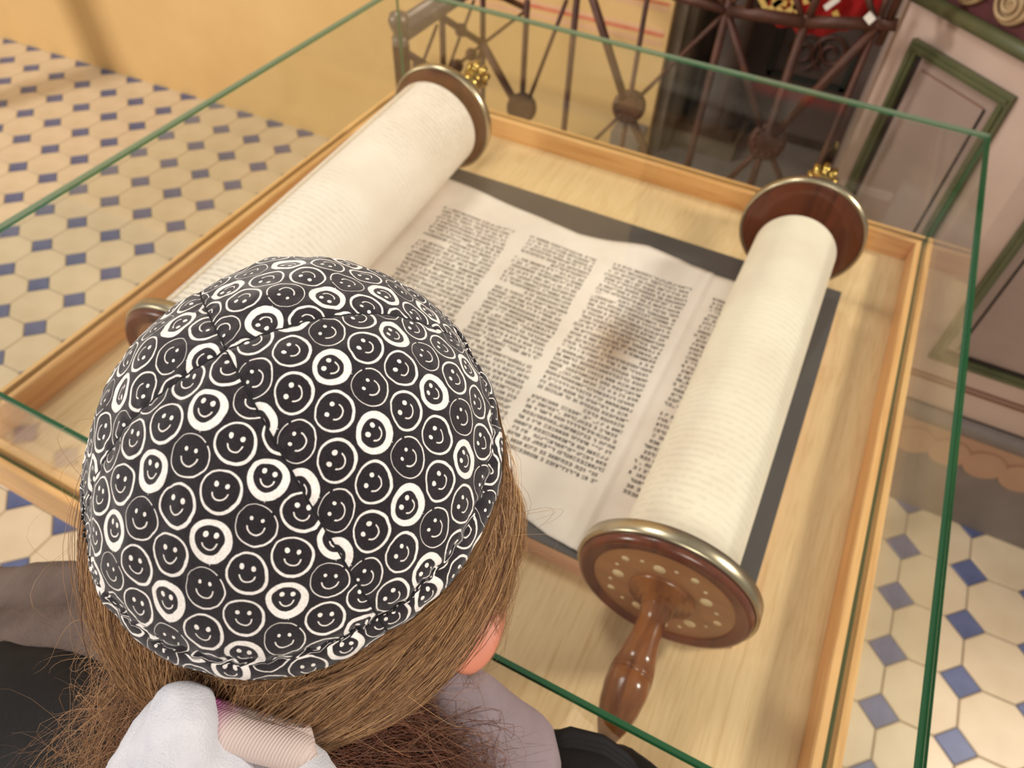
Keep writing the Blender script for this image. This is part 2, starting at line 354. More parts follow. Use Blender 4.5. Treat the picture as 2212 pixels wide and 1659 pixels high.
for sx, cx, cy in ((1, 1795, 115), (-1, 1735, 108)):
    c = on_y(cx, cy, YC-.035); k = []
    for i in range(60):
        t = i/59*3.4*PI; r = .012+.05*(i/59); k.append(V(c[0]+sx*r*math.cos(t), YC-.035, c[2]+r*math.sin(t)))
    MB().tube(k, .004, 6).build('iron_scroll', m_iron, dp)
# column on its pedestal
c0 = on_y(1545, 120, 2.3); c0[0] = max(c0[0], .405)
col = thing('stone_column', V(c0[0], 2.3, -.66), 'dark round stone column on a moulded square pedestal left of the panel', 'column')
MB().lathe([(0, .075), (.03, .078), (.05, .062), (.08, .058), (.10, .066), (.12, .05), (1.6, .05)], V(c0[0], 2.3, -.58), (0,0,1), 32).build('shaft', m_shadestone, col, True)
MB().box((c0[0]-.10, 2.2, -.66), (c0[0]+.12, 2.4, -.60)).build('pedestal', m_drab, col)
MB().box((c0[0]-.09, 2.21, -.60), (c0[0]+.10, 2.39, -.575)).build('pedestal_cap', m_shadestone, col)
cpx = on_y(1480, 60, 2.2)
pil = MB().box((.237, 2.13, -.66), (.275, 2.45, 1.6)).box((.275, 2.17, -.66), (.30, 2.45, 1.6)).build('stone_pilaster', m_drab)
tag(pil, 'narrow drab stone pilaster at the end of the yellow wall', 'pilaster')
st = MB().prism([(-.03, 1.55), (.80, 1.50), (.80, 2.44), (.237, 2.44), (.237, 2.085), (-.03, 2.085)], -1.0, -.66).build('stone_step', m_stone)
tag(st, 'wide grey stone platform step below the dark panel', 'step')
st2 = MB().box((.13, 2.0, -.66), (.234, 2.085, -.55)).build('stone_block', m_stone)
tag(st2, 'small grey stone block against the foot of the yellow wall', 'block')

pk = MB().box((-2.94, 1.08, -1.0), (-2.78, 1.13, 1.2)).box((-2.99, 1.0, -1.0), (-2.73, 1.21, -.97)).build('shadow_board', m_rim_y)  # unseen board added to cast the shadow band on the yellow wall
tag(pk, 'unseen upright wooden board added left of the view to shade the yellow wall', 'board')
# ------------------------------------------------------------------ panelled pulpit base at right
PC = np.array([1.15, 1.305]); dA = np.array([-.749, .6625]); nA = np.array([-.6625, -.749])
Aend = PC+dA*.40
def foot(off):   # outline offset outward
    return [tuple(Aend+nA*off+dA*off*.4), tuple(PC+nA*off+np.array([-.41*off+.662*off, 0])+np.array([0, 0])), (2.7, PC[1]-off), (2.7, 2.44), (Aend[0], 2.44)]
pd = thing('pulpit_base', V(1.8, 1.9, -1.0), 'large mauve and pink painted panelled pulpit base with green mouldings', 'pulpit')
def ring(z0, z1, off, mat, nm): return MB().prism(foot(off), z0, z1).build(nm, mat, pd)
ring(-1.0, -.755, .004, m_stone, 'plinth'); ring(-.755, -.66, .008, m_tanpaint, 'skirting'); ring(-.66, .15, 0, m_pinkpaint, 'body')
# scalloped lower edge of the skirting
mb = MB()
for k in range(36):
    x = 1.16+k*.085; mb.lathe([(0, 0.0001), (0, .042), (.006, .040), (.008, .0001)], V(x+.04, 1.305-.004, -.748), (0,-1,0), 20)
mb.build('scallop_edge', m_tanpaint, pd)
def edge_tube(z, r, mat, nm, off=0.0):
    f = foot(off); MB().tube([V(*f[0], z), V(*f[1], z), V(*f[2], z)], r, 14).build(nm, mat, pd, True)
edge_tube(-.650, .026*S, m_stone, 'torus_moulding'); ring(-.632, -.622, .005, m_black, 'shade_band')  # black band paints the shade above the torus moulding
ring(-.536, -.531, .004, m_browline, 'painted_line'); ring(-.549, -.543, .004, m_browline, 'painted_line')
edge_tube(.163, .014*S, m_green, 'green_rail', .006); ring(.150, .20, -.004, m_darkred, 'frieze_lower'); ring(.20, .48, -.006, m_darkred, 'frieze'); ring(.48, .52, .02, m_green, 'cornice')
def face_panel(o, du, w0, w1, z0, z1):
    """moulded frame on a vertical face: o corner, du unit direction, from w0 to w1"""
    nn = np.array([du[1], -du[0]]) if abs(du[0]) > .99 else nA
    if abs(du[0]) > .99: nn = np.array([0, -1.])
    P = lambda s_, h, z: V(*(o+du*s_+nn*h), z)
    def bar(s0, s1, h0, h1, za, zb_, mat, nm):
        Q = [P(s0,h0,za),P(s1,h0,za),P(s1,h1,za),P(s0,h1,za),P(s0,h0,zb_),P(s1,h0,zb_),P(s1,h1,zb_),P(s0,h1,zb_)]
        MB().add(Q, [(3,2,1,0),(4,5,6,7),(0,1,5,4),(1,2,6,5),(2,3,7,6),(3,0,4,7)]).build(nm, mat, pd)
    fw = .022
    bar(w0, w1, .0005, .002, z0, z1, m_panel, 'panel_field')
    for a_, b_, c_, d_ in ((w0, w1, z1-fw, z1), (w0, w1, z0, z0+fw), (w0, w0+fw, z0+fw, z1-fw), (w1-fw, w1, z0+fw, z1-fw)):
        bar(a_, b_, 0, .012, c_, d_, m_green, 'frame_strip')
        e_ = .006; bar(a_+(e_ if b_-a_ > fw*2 else .008), b_-(e_ if b_-a_ > fw*2 else .008), .012, .017, c_+(.008 if d_-c_ < fw*2 else 0), d_-(.008 if d_-c_ < fw*2 else 0), m_green, 'frame_bead')
    g = .012
    for a_, b_, c_, d_ in ((w0+fw, w1-fw, z0+fw, z0+fw+g), (w1-fw-g, w1-fw, z0+fw+g, z1-fw)):
        bar(a_, b_, .002, .0032, c_, d_, m_black, 'shade_strip')  # black strips paint the shade inside the frame
    bar(w0+.047, w1-.047, .002, .005, z0+.047, z1-.047, m_panel, 'raised_field')
    bar(w0+.042, w0+.047, .002, .0045, z0+.042, z1-.047, m_black, 'field_line'); bar(w0+.047, w1-.047, .002, .0045, z1-.047, z1-.0455, m_browline, 'field_line')  # black line paints the dark recess beside the raised field
face_panel(PC, dA, .092, .352, -.478, .095)
face_panel(PC, np.array([1., 0]), .045, .62, -.478, .095)
face_panel(PC, np.array([1., 0]), .72, 1.3, -.478, .095)
for k, s_ in enumerate((.09, .187, .284, .37)):
    q = PC+dA*s_+nA*(-.004); o3 = V(q[0], q[1], .222); ax = np.array([nA[0], nA[1], 0])
    rs = MB().lathe([(0, .036*S), (.010, .037*S), (.016, .033*S), (.013, .026*S), (.018, .0001)], o3, ax, 28).build('rosette', m_rosette, pd, True)
    sp = []; tv = np.array([dA[0], dA[1], 0])
    for i in range(50):
        t = i/49*4.4*PI; r = (.004+.027*i/49)*S; sp.append(o3+ax*.018+tv*r*math.cos(t)+np.array([0,0,r*math.sin(t)]))
    MB().tube(sp, .0032, 6).build('spiral', m_rosette, rs, True)

# ------------------------------------------------------------------ iron railing
rl = thing('iron_railing', V(.3, 1.4, -1.0), 'rusty brown wrought iron railing of radiating rods with round bosses behind the glass case', 'railing')
YR = 1.4
def rod(a, b, r, plane='y', ext=None, nm='rod', mat=None):
    f = (lambda q: on_y(*q, YR)) if plane == 'y' else (lambda q: on_x(*q, -.15))
    A_, B_ = f(a), f(b)
    if ext is not None: B_ = A_+(B_-A_)*((ext-A_[2])/(B_[2]-A_[2]))
    MB().tube([V(*A_), V(*B_)], r*S, 8).build(nm, mat or m_iron, rl, True)
def vrod(a, b, r, bottom=-.66):
    A_ = on_y(*a, YR); MB().tube([V(A_[0], YR, A_[2]+.02), V(A_[0], YR, bottom)], r*S, 8).build('rod', m_iron, rl, True)
BOT = -1.0
for a, r in (((1138, 20), .0075), ((1400, -15), .006), ((1248, -20), .008), ((1571, 22), .0085), ((1738, 55), .009), ((1893, 58), .0065)):
    vrod(a, None, r, BOT)
for a, b, r in (((1224, 0), (1135, 235), .005), ((1043, 95), (1122, 238), .010), ((1275, -20), (1355, 235), .010), ((1355, 235), (1420, 385), .010),
                ((1571, 24), (1355, 235), .005), ((1355, 235), (1230, 355), .0045), ((1571, 24), (1655, 310), .008), ((1655, 310), (1700, 420), .007),
                ((1893, 60), (1655, 310), .010), ((1655, 310), (1540, 420), .0075), ((1710, -30), (1738, 52), .006), ((1778, -40), (1742, 52), .008),
                ((1868, -30), (1893, 56), .006), ((1925, -30), (1895, 56), .006), ((1540, -25), (1571, 20), .006), ((1610, -25), (1571, 20), .005)):
    rod(a, b, r)
for a, b, r in (((1455, -10), (1571, 22), .010), ((1571, 22), (1738, 47), .013), ((1738, 47), (1893, 52), .012), ((1893, 52), (1938, 54), .012)):
    rod(a, b, r, nm='cross_bar')
A_ = on_y(1571, 22, YR); hz = A_[2]
MB().tube([V(-.15, 1.2, .0), V(-.15, 2.09, .0)], .026*S, 14).build('handrail', m_steel, rl, True)
MB().tube([V(-.2, YR, hz+.42), V(.97, YR, hz+.42)], .022*S, 14).build('handrail', m_steel, rl, True)
for x in (.56, .82): MB().tube([V(x, YR, hz), V(x, YR, hz+.42)], .008*S, 8).build('rod', m_iron, rl, True)
for cx, cy, rad in ((1122, 238, .037), (1355, 235, .038), (1655, 310, .040)):
    c = on_y(cx, cy, YR-.012); d = CL-c; d = d/np.linalg.norm(d)
    bs = MB().lathe([(-.012, .0001), (-.012, rad*S), (.008, rad*S*1.02), (.013, rad*S*.9), (.011, rad*S*.55), (.014, .0001)], V(c[0], YR, c[2]), (.05,-1,.35), 28).build('boss', m_iron, rl, True)
    for k in range(12):
        t = 2*PI*k/12; ax = np.array([.05,-1,.35]); ax /= np.linalg.norm(ax); u = np.cross(ax,[0,0,1.]); u /= np.linalg.norm(u); w = np.cross(ax,u)
        MB().lathe([(-.002, .0001), (0, .006), (.004, .005), (.006, .0001)], V(c[0], YR, c[2])+ax*.008+rad*S*.75*(u*math.cos(t)+w*math.sin(t)), ax, 8).build('rivet', m_iron, bs, True)
MB().box((-.168, 1.185, -1.0), (-.138, 1.21, -.03)).build('post', m_iron, rl)
MB().lathe([(0, .016), (.014, .016), (.020, .009), (.030, .017), (.044, .021), (.057, .016), (.064, .0001)], V(-.153, 1.197, -.03), (0,0,1), 20).build('post_cap', m_steel, rl, True)
for a, b, r in (((955, 30), (958, 165), .008), ((1043, -15), (1043, 95), .008), ((945, 30), (1043, 95), .009), ((1043, 95), (958, 165), .0045), ((875, 112), (958, 165), .009),
                ((944, 54), (916, 129), .004), ((1024, 0), (1004, 56), .004), ((993, 81), (969, 148), .004), ((1140, 20), (1043, 95), .0045), ((1140, 20), (1060, -20), .009), ((1043, 95), (1000, 230), .005)):
    rod(a, b, r, 'x')
for py_, px_ in ((1.37, 958), ):
    a = on_x(958, 165, -.15); MB().tube([V(*a), V(a[0], a[1], -1.0)], .008*S, 8).build('rod', m_iron, rl, True)
a = on_x(1043, 95, -.15); MB().tube([V(*a), V(a[0], a[1], -1.0)], .008*S, 8).build('rod', m_iron, rl, True)
for q in ((996, 65), (905, 140), (1018, 118), (988, 142)):
    a = on_x(*q, -.15); MB().lathe([(-.006, .0001), (-.006, .014), (.006, .014), (.008, .0001)], V(*a), (1,-.2,.2), 12).build('boss', m_iron, rl, True)
# red mantle hanging behind the railing
YM = 1.62
mt = thing('red_mantle', V(.7, YM, -.2), 'scarlet velvet cloth with gold star embroidery hanging behind the railing', 'cloth')
lo = [on_y(q[0], q[1], YM) for q in ((1648, 46), (1700, 60), (1740, 78), (1800, 74), (1860, 52), (1895, 40))]
mb = MB(); P = []
for i in range(31):
    t = i/30*(len(lo)-1); k = min(int(t), len(lo)-2); q = lo[k]+(lo[k+1]-lo[k])*(t-k); wv = .012*math.sin(i*1.1)
    P += [V(q[0], YM+wv, q[2]), V(q[0]+.01, YM+wv*.4, q[2]+.16), V(q[0]+.02, YM+wv*.2, .5)]
mb.add(P, [(3*i, 3*i+3, 3*i+4, 3*i+1) for i in range(30)]+[(3*i+1, 3*i+4, 3*i+5, 3*i+2) for i in range(30)])
cl = mb.build('velvet', m_redcloth, mt, True); sd = cl.modifiers.new('thick', 'SOLIDIFY'); sd.thickness = .004
def strip(p, q, w, mat=m_gold, nm='gold_strip'):
    a_, b_ = on_y(*p, YM-.02), on_y(*q, YM-.02); d = V(*b_)-V(*a_); L = np.linalg.norm(d)/2; d = d/np.linalg.norm(d)
    MB().obox((V(*a_)+V(*b_))/2, d*L, np.array([0,.0015,0]), np.cross(d,[0,1,0])*w*S).build(nm, mat, mt)
for p, q in (((1658, 24), (1690, -2)), ((1672, 4), (1690, 30)), ((1690, 32), (1725, 10)), ((1712, -2), (1726, 32)), ((1668, 0), (1700, 8)), ((1735, 4), (1760, -4)), ((1748, -8), (1758, 6)), ((1803, 24), (1809, 40)), ((1640, -10), (1655, 20))):
    strip(p, q, .006)
strip((1782, 18), (1812, -4), .006, m_white, 'white_tassel')
tag(MB().obox(V(*on_y(1879, 39, 1.37)), np.array([.006,0,-.004]), np.array([0,.003,0]), np.array([.003,0,.005])).build('highlight_piece', m_white), 'tiny white piece standing for a highlight on the railing crossbar', 'highlight')  # small highlight on the crossbar modelled as a white piece

# ------------------------------------------------------------------ display case: wooden tray and glass hood
D = .98; H = .188
case = thing('display_case', V(.5, .49, -1.0), 'pale wooden tray display case on legs holding the open scroll', 'display case')
prof = [(.0125,-.088), (.0125,-.0016), (.0110,0), (.0046,0), (.0042,-.0105), (-.0042,-.0105), (-.0046,0), (-.0125,0), (-.0142,-.0016), (-.0142,-.088)]
cor = [(0,0), (1,0), (1,D), (0,D)]; sg = [(-1,-1), (1,-1), (1,1), (-1,1)]
for k in range(4):
    P = []
    for c in (k, (k+1)%4):
        P += [V(cor[c][0]+sg[c][0]*o_, cor[c][1]+sg[c][1]*o_, z) for o_, z in prof]
    n_ = len(prof)
    MB().add(P, [(i, (i+1)%n_, n_+(i+1)%n_, n_+i) for i in range(n_)]+[tuple(range(n_)), tuple(range(n_, 2*n_))[::-1]]).build('rim_rail', m_rim_x if k % 2 == 0 else m_rim_y, case)
# tray floor as planks
MB().box((.0144, .0144, -.060), (.9856, D-.0144, -.038)).build('floor_board', m_traywood_y, case)
for x, y in ((.17,.12), (.90,.12), (.10,.90), (.90,.90)):
    MB().box((x-.025, y-.0175, -1.0), (x+.025, y+.0325, -.06)).build('leg', m_rim_y, case)
MB().box((.06, .06, -.12), (.08, .92, -.0605)).build('apron', m_rim_y, case); MB().box((.92, .06, -.12), (.94, .92, -.0605)).build('apron', m_rim_y, case)
hood = thing('glass_hood', V(.5, .49, -.0105), 'clear glass hood with green cut edges standing in the tray rim over the scroll', 'glass case')
g = .0028
def pane(a, b, nm, thin):
    mb = MB(); mb.box(a, b); mb.mi = [0]*6
    # faces: 0 bottom 1 top 2 y- 3 x+ 4 y+ 5 x-
    for i in {'z': (2,3,4,5), 'y': (0,1,3,5), 'x': (0,1,2,4)}[thin]: mb.mi[i] = 1
    if nm == 'top_pane': mb.mi[4] = 2; mb.mi[5] = 2  # far and left edges take the painted lit colour
    return mb.build(nm, [m_glass, m_gedge, m_glit], hood)
pane((-g,-g,H-2*g), (1+g, D+g, H), 'top_pane', 'z')
pane((-g,-g,-.0103), (1+g, g, H-2*g-.0002), 'side_pane', 'y'); pane((-g, D-g, -.0103), (1+g, D+g, H-2*g-.0002), 'side_pane', 'y')
pane((-g, g+.0002, -.0103), (g, D-g-.0002, H-2*g-.0002), 'side_pane', 'x'); pane((1-g, g+.0002, -.0103), (1+g, D-g-.0002, H-2*g-.0002), 'side_pane', 'x')

# slate covered base board under the scroll
PLT = -.003
bd = thing('scroll_board', V(.5, .48, -.038), 'flat board with dark grey slate card top under the parchment', 'board')
MB().box((.10, .193, -.038), (.90, .784, PLT-.003)).build('board', m_plinthwood, bd)
MB().box((.10, .193, PLT-.003), (.90, .784, PLT)).build('slate_card', m_slate, bd)

# ------------------------------------------------------------------ the scroll
sc = thing('torah_scroll', V(.5, .48, PLT), 'open handwritten parchment scroll on two wooden rollers with nickel rimmed discs', 'scroll')
RLn, RLf, ZL, RAL = np.array([.233, .168]), np.array([.195, .797]), .0715, .074
RRn, RRf, ZR, RAR = np.array([.8125, .172]), np.array([.8125, .808]), .0555, .058
rd = .0904
def roll(n_, f_, z, R, r, mat, y0, y1, phase):
    ax = f_-n_; L = np.linalg.norm(ax); ax /= L; side = np.array([ax[1], -ax[0]])
    P = []; m = 40; N = 72
    for i in range(m+1):
        s_ = y0+(y1-y0)*i/m
        for k in range(N):
            t = 2*PI*k/N
            rr_ = R*(1+.010*math.sin(2*t+phase+3*s_)+.006*math.sin(3*t-9*s_+phase))
            q = n_+ax*s_+side*rr_*math.cos(t); P.append(V(q[0], q[1], z+rr_*math.sin(t)))
    Fc = [(i*N+k, i*N+(k+1)%N, (i+1)*N+(k+1)%N, (i+1)*N+k) for i in range(m) for k in range(N)]+[tuple(range(N))[::-1], tuple(range(m*N, (m+1)*N))]
    return MB().add(P, Fc).build('roll', mat, sc, True, angle=50)
LL = np.linalg.norm(RLf-RLn); LR = np.linalg.norm(RRf-RRn)
rollL = roll(RLn, RLf, ZL, RAL, rd, m_rollL, .026, LL-.022, .5); rollR = roll(RRn, RRf, ZR, RAR, rd, m_rollR, .026, LR-.045, 1.9)
rollL['label'] = 'thick worn roll'; rollR['label'] = 'thin smooth roll'
# overlapping sheet edge on the left roll (seam line along the roll)
axL = (RLf-RLn)/LL; sdL = np.array([axL[1], -axL[0]]); P = []
for i in range(31):
    s_ = .03+(LL-.06)*i/30
    for dt, dr in ((-.045, .0006), (-.03, .0016), (-.01, .0018), (.006, .0004)):
        t = 2.02+dt+.02*math.sin(s_*9); R_ = RAL*(1+.010*math.sin(2*t+.5+3*s_)+.006*math.sin(3*t-9*s_+.5))+dr
        q = RLn+axL*s_+sdL*R_*math.cos(t); P.append(V(q[0], q[1], ZL+R_*math.sin(t)))
MB().add(P, [(4*i+j, 4*i+j+1, 4*i+j+5, 4*i+j+4) for i in range(30) for j in range(3)]).build('seam', mottled('tan_seam_parchment', srgb(214,188,154), srgb(226,204,176), 12), rollL, True)
def disc(c, z, out, near):
    """turned wooden disc with nickel rim; out = unit direction away from the parchment"""
    o_ = V(c[0], c[1], z); ax = np.array([out[0], out[1], 0]); R = rd*S
    d = MB().lathe([(0,.0001), (0, R*.40), (.0010, R*.62), (-.001, R*.93), (.001, R*.955), (.013, R*.955), (.0165, R*.93), (.0175, R*.88), (.0150, R*.845), (.0165, R*.80), (.0145, R*.775)], o_, ax, 64).build('disc', m_walnut, sc, True)
    MB().lathe([(.0145, R*.775), (.0150, R*.76), (.0150, R*.36)], o_, ax, 64).build('disc_face', m_discface, d, True)
    MB().lathe([(.0150, R*.36), (.019, R*.35), (.0175, R*.31), (.0215, R*.30), (.0195, R*.25), (.024, R*.235), (.022, R*.19), (.028, R*.17), (.03, .0001)], o_, ax, 48).build('turned_boss', m_handle, d, True)
    MB().lathe([(-.0016, R*.945), (-.0024, R*.975), (-.0012, R), (.0095, R), (.0110, R*.985), (.0110, R*.955)], o_, ax, 80, close=True).build('nickel_rim', m_nickel, d, True)
    if near:
        u = np.array([-ax[1], ax[0], 0]); w = np.array([0,0,1.])
        for k in range(20):
            t = 2*PI*k/20+.25; big = k % 4 == 1; mid = k % 4 == 3; rr_ = R*((.50 if big else .62) if (big or mid) else .58+.05*(k % 2))
            s_ = .0052 if big else (.0034 if mid else .0018)
            q = o_+ax*.0150+rr_*(u*math.cos(t)+w*math.sin(t))
            MB().lathe([(0, s_), (.0004, s_*.95), (.0006, .0001)], q, ax, 12).build('inlay', m_inlay, d, True)
    return o_, ax
def handle(o_, ax, L):
    pr = [(.024,.0125), (.028,.0125), (.030,.0108), (.038,.0108), (.050,.0122), (.064,.0146), (.0735,.0164), (.0740,.0156), (.0748,.0156), (.0753,.0166), (.0763,.0166), (.0768,.0157), (.0776,.0157), (.0781,.0168), (.088,.0166), (.100,.0148), (.112,.0112), (.120,.0070), (.125,.0001)]
    k = L/.125; MB().lathe([(a*k, r) for a, r in pr], o_, ax, 32).build('handle', m_handle, sc, True)
def finial(o_, ax):
    ax = np.array([ax[0], ax[1], .11]); ax /= np.linalg.norm(ax)
    MB().lathe([(.020,.010), (.045,.0105), (.056,.012), (.064,.0155), (.074,.0165), (.082,.013), (.086,.010)], o_, ax, 24).build('finial_neck', m_handle, sc, True)
    f = MB().lathe([(.086,.010), (.090,.015), (.096,.0165), (.101,.013), (.105,.014), (.111,.0165), (.115,.013), (.117,.0001)], o_, ax, 24).build('brass_collar', m_brass, sc, True)
    u = np.array([-ax[1], ax[0], 0]); w = np.array([0,0,1.])
    for k in range(8):
        t = 2*PI*k/8; r0 = (u*math.cos(t)+w*math.sin(t))
        MB().tube([o_+ax*.112+r0*.009, o_+ax*.119+r0*.0145, o_+ax*.127+r0*.0165, o_+ax*.134+r0*.0135], [.0035,.0052,.0052,.002], 8).build('crown_lobe', m_brass, f, True)
aL = (RLf-RLn)/LL; aR = (RRf-RRn)/LR
o1, x1 = disc(RRn+aR*.012, ZR, -aR, True); handle(o1, x1, .141)
o2, x2 = disc(RRf-aR*.0, ZR, aR, False); finial(o2, x2)
o3_, x3 = disc(RLn+aL*.012, ZL, -aL, True); handle(o3_, x3, .134)
o4, x4 = disc(RLf, ZL, aL, False); finial(o4, x4)
MB().lathe([(0,.014), (LR*S, .014)], V(*RRn, ZR), np.array([*aR, 0]), 16).build('spindle', m_handle, sc, True)
MB().lathe([(0,.014), (LL*S, .014)], V(*RLn, ZL), np.array([*aL, 0]), 16).build('spindle', m_handle, sc, True)
# open sheet
def yfar(x): return float(np.interp(x, [.2,.255,.33,.392,.45,.496,.55,.606,.66,.716,.85], [.748,.742,.732,.724,.716,.714,.722,.736,.733,.722,.72]))
def ynear(x): return float(np.interp(x, [.2,.4,.6,.64,.68,.715,.85], [.226,.222,.216,.212,.203,.200,.198]))
def zsheet(x, y):
    z = .0022+.0028*math.sin(x*21+.6+y*1.5)**2*(.35+.65*min(1, max(0, (y-.45)/.3)))+.0016*math.sin(x*13+y*17)**2
    if abs(x-.712) < .03: z += .0022*math.exp(-((x-.7135)/.0035)**2)+.0015*math.exp(-((x-.700)/.012)**2)
    return PLT+z
def xL0(y): t = (y-RLn[1])/(RLf[1]-RLn[1]); return RLn[0]+(RLf[0]-RLn[0])*t
NXs, NYs = 150, 60; P = []
for i in range(NXs+1):
    for j in range(NYs+1):
        u_ = i/NXs; v_ = j/NYs
        x = .2+u_*(.8125-.2); y = ynear(x)+(yfar(x)-ynear(x))*v_; x = xL0(y)+u_*(.8125-xL0(y)); y = ynear(x)+(yfar(x)-ynear(x))*v_
        P.append(V(x, y, zsheet(x, y)))
sh = MB().add(P, [(i*(NYs+1)+j, (i+1)*(NYs+1)+j, (i+1)*(NYs+1)+j+1, i*(NYs+1)+j+1) for i in range(NXs) for j in range(NYs)])
# sheet material with the brown stain over the third column
n = NT('stained_parchment'); v = n.coord('Object'); f = n.noise(v, 9, 5, .6); f2 = n.noise(v, 2.2, 2)
c = n.ramp(f, [(.3, srgb(224,208,196)), (.6, srgb(240,228,218))]); c = n.mix(n.math('MULTIPLY', f2, .3), c, srgb(234,216,192))
stn = V(.640, .505, PLT)-V(.5, .48, PLT); sx = n.new('ShaderNodeSeparateXYZ'); n.link(v, sx.inputs[0])
ddx = n.math('MULTIPLY', n.math('SUBTRACT', sx.outputs[0], float(stn[0])), 28); ddy = n.math('MULTIPLY', n.math('SUBTRACT', sx.outputs[1], float(stn[1])), 12)
rr2 = n.math('ADD', n.math('SQRT', n.math('ADD', n.math('MULTIPLY', ddx, ddx), n.math('MULTIPLY', ddy, ddy))), n.math('MULTIPLY', f, .6))
c = n.mix(n.math('MULTIPLY', n.math('SUBTRACT', 1.35, rr2, clamp=True), .75), c, srgb(158,122,86)); n.base(c, .6, 0, .35); n.bump(f, .12, .002)
sheet = sh.build('sheet', n.m, sc, True); sd = sheet.modifiers.new('thick', 'SOLIDIFY'); sd.thickness = .0005; sd.offset = -1
# handwriting
def write_column(xa, xb, ytop, ybot, tilt, gaps, seed):
    rnd = random.Random(seed); mb = MB(); pitch = .00925; L = int(round((ytop-ybot)/pitch))
    def q(x0, x1, y0, y1):
        P = [V(x, y, zsheet(x, y)+.00035) for x, y in ((x0,y0), (x1,y0), (x1,y1), (x0,y1))]; mb.add(P, [(0,1,2,3)])
    for l in range(L):
        y = ytop-l*pitch-rnd.uniform(-.0003,.0003); x = xb+rnd.uniform(-.0015,.001); h = .0052
        while x > xa+.002:
            wl = rnd.choice((.0032,.0040,.0044,.0050)); fx = (xb-x)/(xb-xa)
            if any(l == g_[0] and g_[1] < fx < g_[2] for g_ in gaps): x -= .004; continue
            if rnd.random() < .17: x -= .0028
            sh_ = (ytop-y)*tilt*(1-(x-.4)*0); X0 = x-wl*.82+sh_; X1 = x+sh_
            if X0 < xa-.004: break
            if rnd.random() < .9: q(X0, X1, y-.0017, y)
            if rnd.random() < .8: q(X1-.0013, X1, y-h, y)
            r_ = rnd.random()
            if r_ < .38: q(X0, X0+.0012, y-h, y)
            if r_ > .62: q(X0, X1, y-h, y-h+.0014)
            x -= wl*1.02+.0004
    return mb
cols = [(.277,.404,.668,.232,.085, [(9,.6,1)], 1), (.432,.548,.668,.222,.045, [(5,.52,1), (13,.6,1), (26,.0,.45)], 2),
        (.572,.698,.672,.288,.012, [(15,.0,.0), (19,.15,.45), (31,.45,.98), (8,.7,.9)], 3), (.733,.790,.668,.288,.0, [(25,.1,1)], 4)]
for a in cols: write_column(*a).build('handwriting', m_ink, sheet)['kind'] = 'stuff'

# ------------------------------------------------------------------ the child
HC = np.array([0.63161, -0.03254, 0.38193]); HAB = np.array([.094, .104, .1235])
HR = rot(.42, .11077, 0)@np.array([[1,0,-.0039],[0,1,0],[.0039,0,1]])
def HL(L, k=1.0): return HC+HR@(np.array(L, float)*HAB*k)         # head-local (unit ellipsoid) to case units
def blob(name, chains, mat, parent, voxel=.006, smooth=6, noise_=None, sub=2):
    """one continuous surface grown from chains of (point in case units, radius in metres)"""
    bm = bmesh.new()
    for ch in chains:
        for (p0, r0), (p1, r1) in zip(ch, ch[1:]) if len(ch) > 1 else [(ch[0], ch[0])]:
            p0 = V(*p0) if len(p0) == 3 else p0; p1 = V(*p1)
            L = np.linalg.norm(p1-p0); k = max(1, int(L/(min(r0, r1)*.35)))
            for i in range(k+1):
                t = i/k; bmesh.ops.create_icosphere(bm, subdivisions=sub, radius=r0+(r1-r0)*t, matrix=Matrix.Translation(Vector(p0+(p1-p0)*t)))
    me = bpy.data.meshes.new(name); org = np.array(parent['org']); bmesh.ops.translate(bm, verts=bm.verts, vec=Vector(-org)); bm.to_mesh(me); bm.free()
    me.materials.append(mat); o = bpy.data.objects.new(name, me); C.objects.link(o); o.parent = parent; o['org'] = [float(a) for a in org]
    rm = o.modifiers.new('skin', 'REMESH'); rm.mode = 'VOXEL'; rm.voxel_size = voxel; rm.use_smooth_shade = True
    sm = o.modifiers.new('smooth', 'SMOOTH'); sm.iterations = smooth; sm.factor = .6
    if noise_:
        tx = bpy.data.textures.new(name+'_folds', 'CLOUDS'); tx.noise_scale = noise_[1]; dm = o.modifiers.new('folds', 'DISPLACE'); dm.texture = tx; dm.strength = noise_[0]; dm.mid_level = .5
    return o
kid = thing('person', V(.61, -.23, -1.0), 'child seen from behind in a grey brown velour top leaning over the glass case', 'person')
def hc(L, r): return (tuple(HL(L)), r)
skull = [(tuple(HC+HR@np.array([0,0,0])), .074)]
hands = []
def hand(wr, d, up, s=1):
    """wrist point, direction of the fingers, thumb side (case units directions)"""
    d = np.array(d, float)/np.linalg.norm(d); up = np.array(up, float)/np.linalg.norm(up); w = np.cross(d, up)
    wr = np.array(wr, float); ch = [[(tuple(wr), .019), (tuple(wr+d*.035), .019), (tuple(wr+d*.07), .021)]]
    for k in range(4):
        b = wr+d*.075+up*(.018-.012*k); L = (.052, .060, .056, .044)[k]
        ch.append([(tuple(b), .0075), (tuple(b+d*L*.5-w*s*.006), .0065), (tuple(b+d*L-w*s*.022), .0055)])
    ch.append([(tuple(wr+d*.03+up*.018), .009), (tuple(wr+d*.05+up*.042), .0075), (tuple(wr+d*.072+up*.050-w*s*.008), .0062)])
    return ch
neck = [hc((0,-.25,-.55), .052), ((.640,-.105,.22), .050), ((.635,-.15,.14), .058)]
face = [hc((0,.10,-.45), .066), hc((0,.30,-.80), .050), hc((0,.45,-1.05), .026)]
cran = [hc((0,-.12,.05), .0785), hc((0,.12,.05), .0775), hc((0,.05,.30), .068)]
nose = [hc((0,.98,-.25), .008), hc((0,1.14,-.52), .010)]
lips = [hc((-.18,.96,-.84), .006), hc((.18,.96,-.84), .006)]
cheeks = [[hc((sx*.45,.72,-.55), .024)] for sx in (-1, 1)]
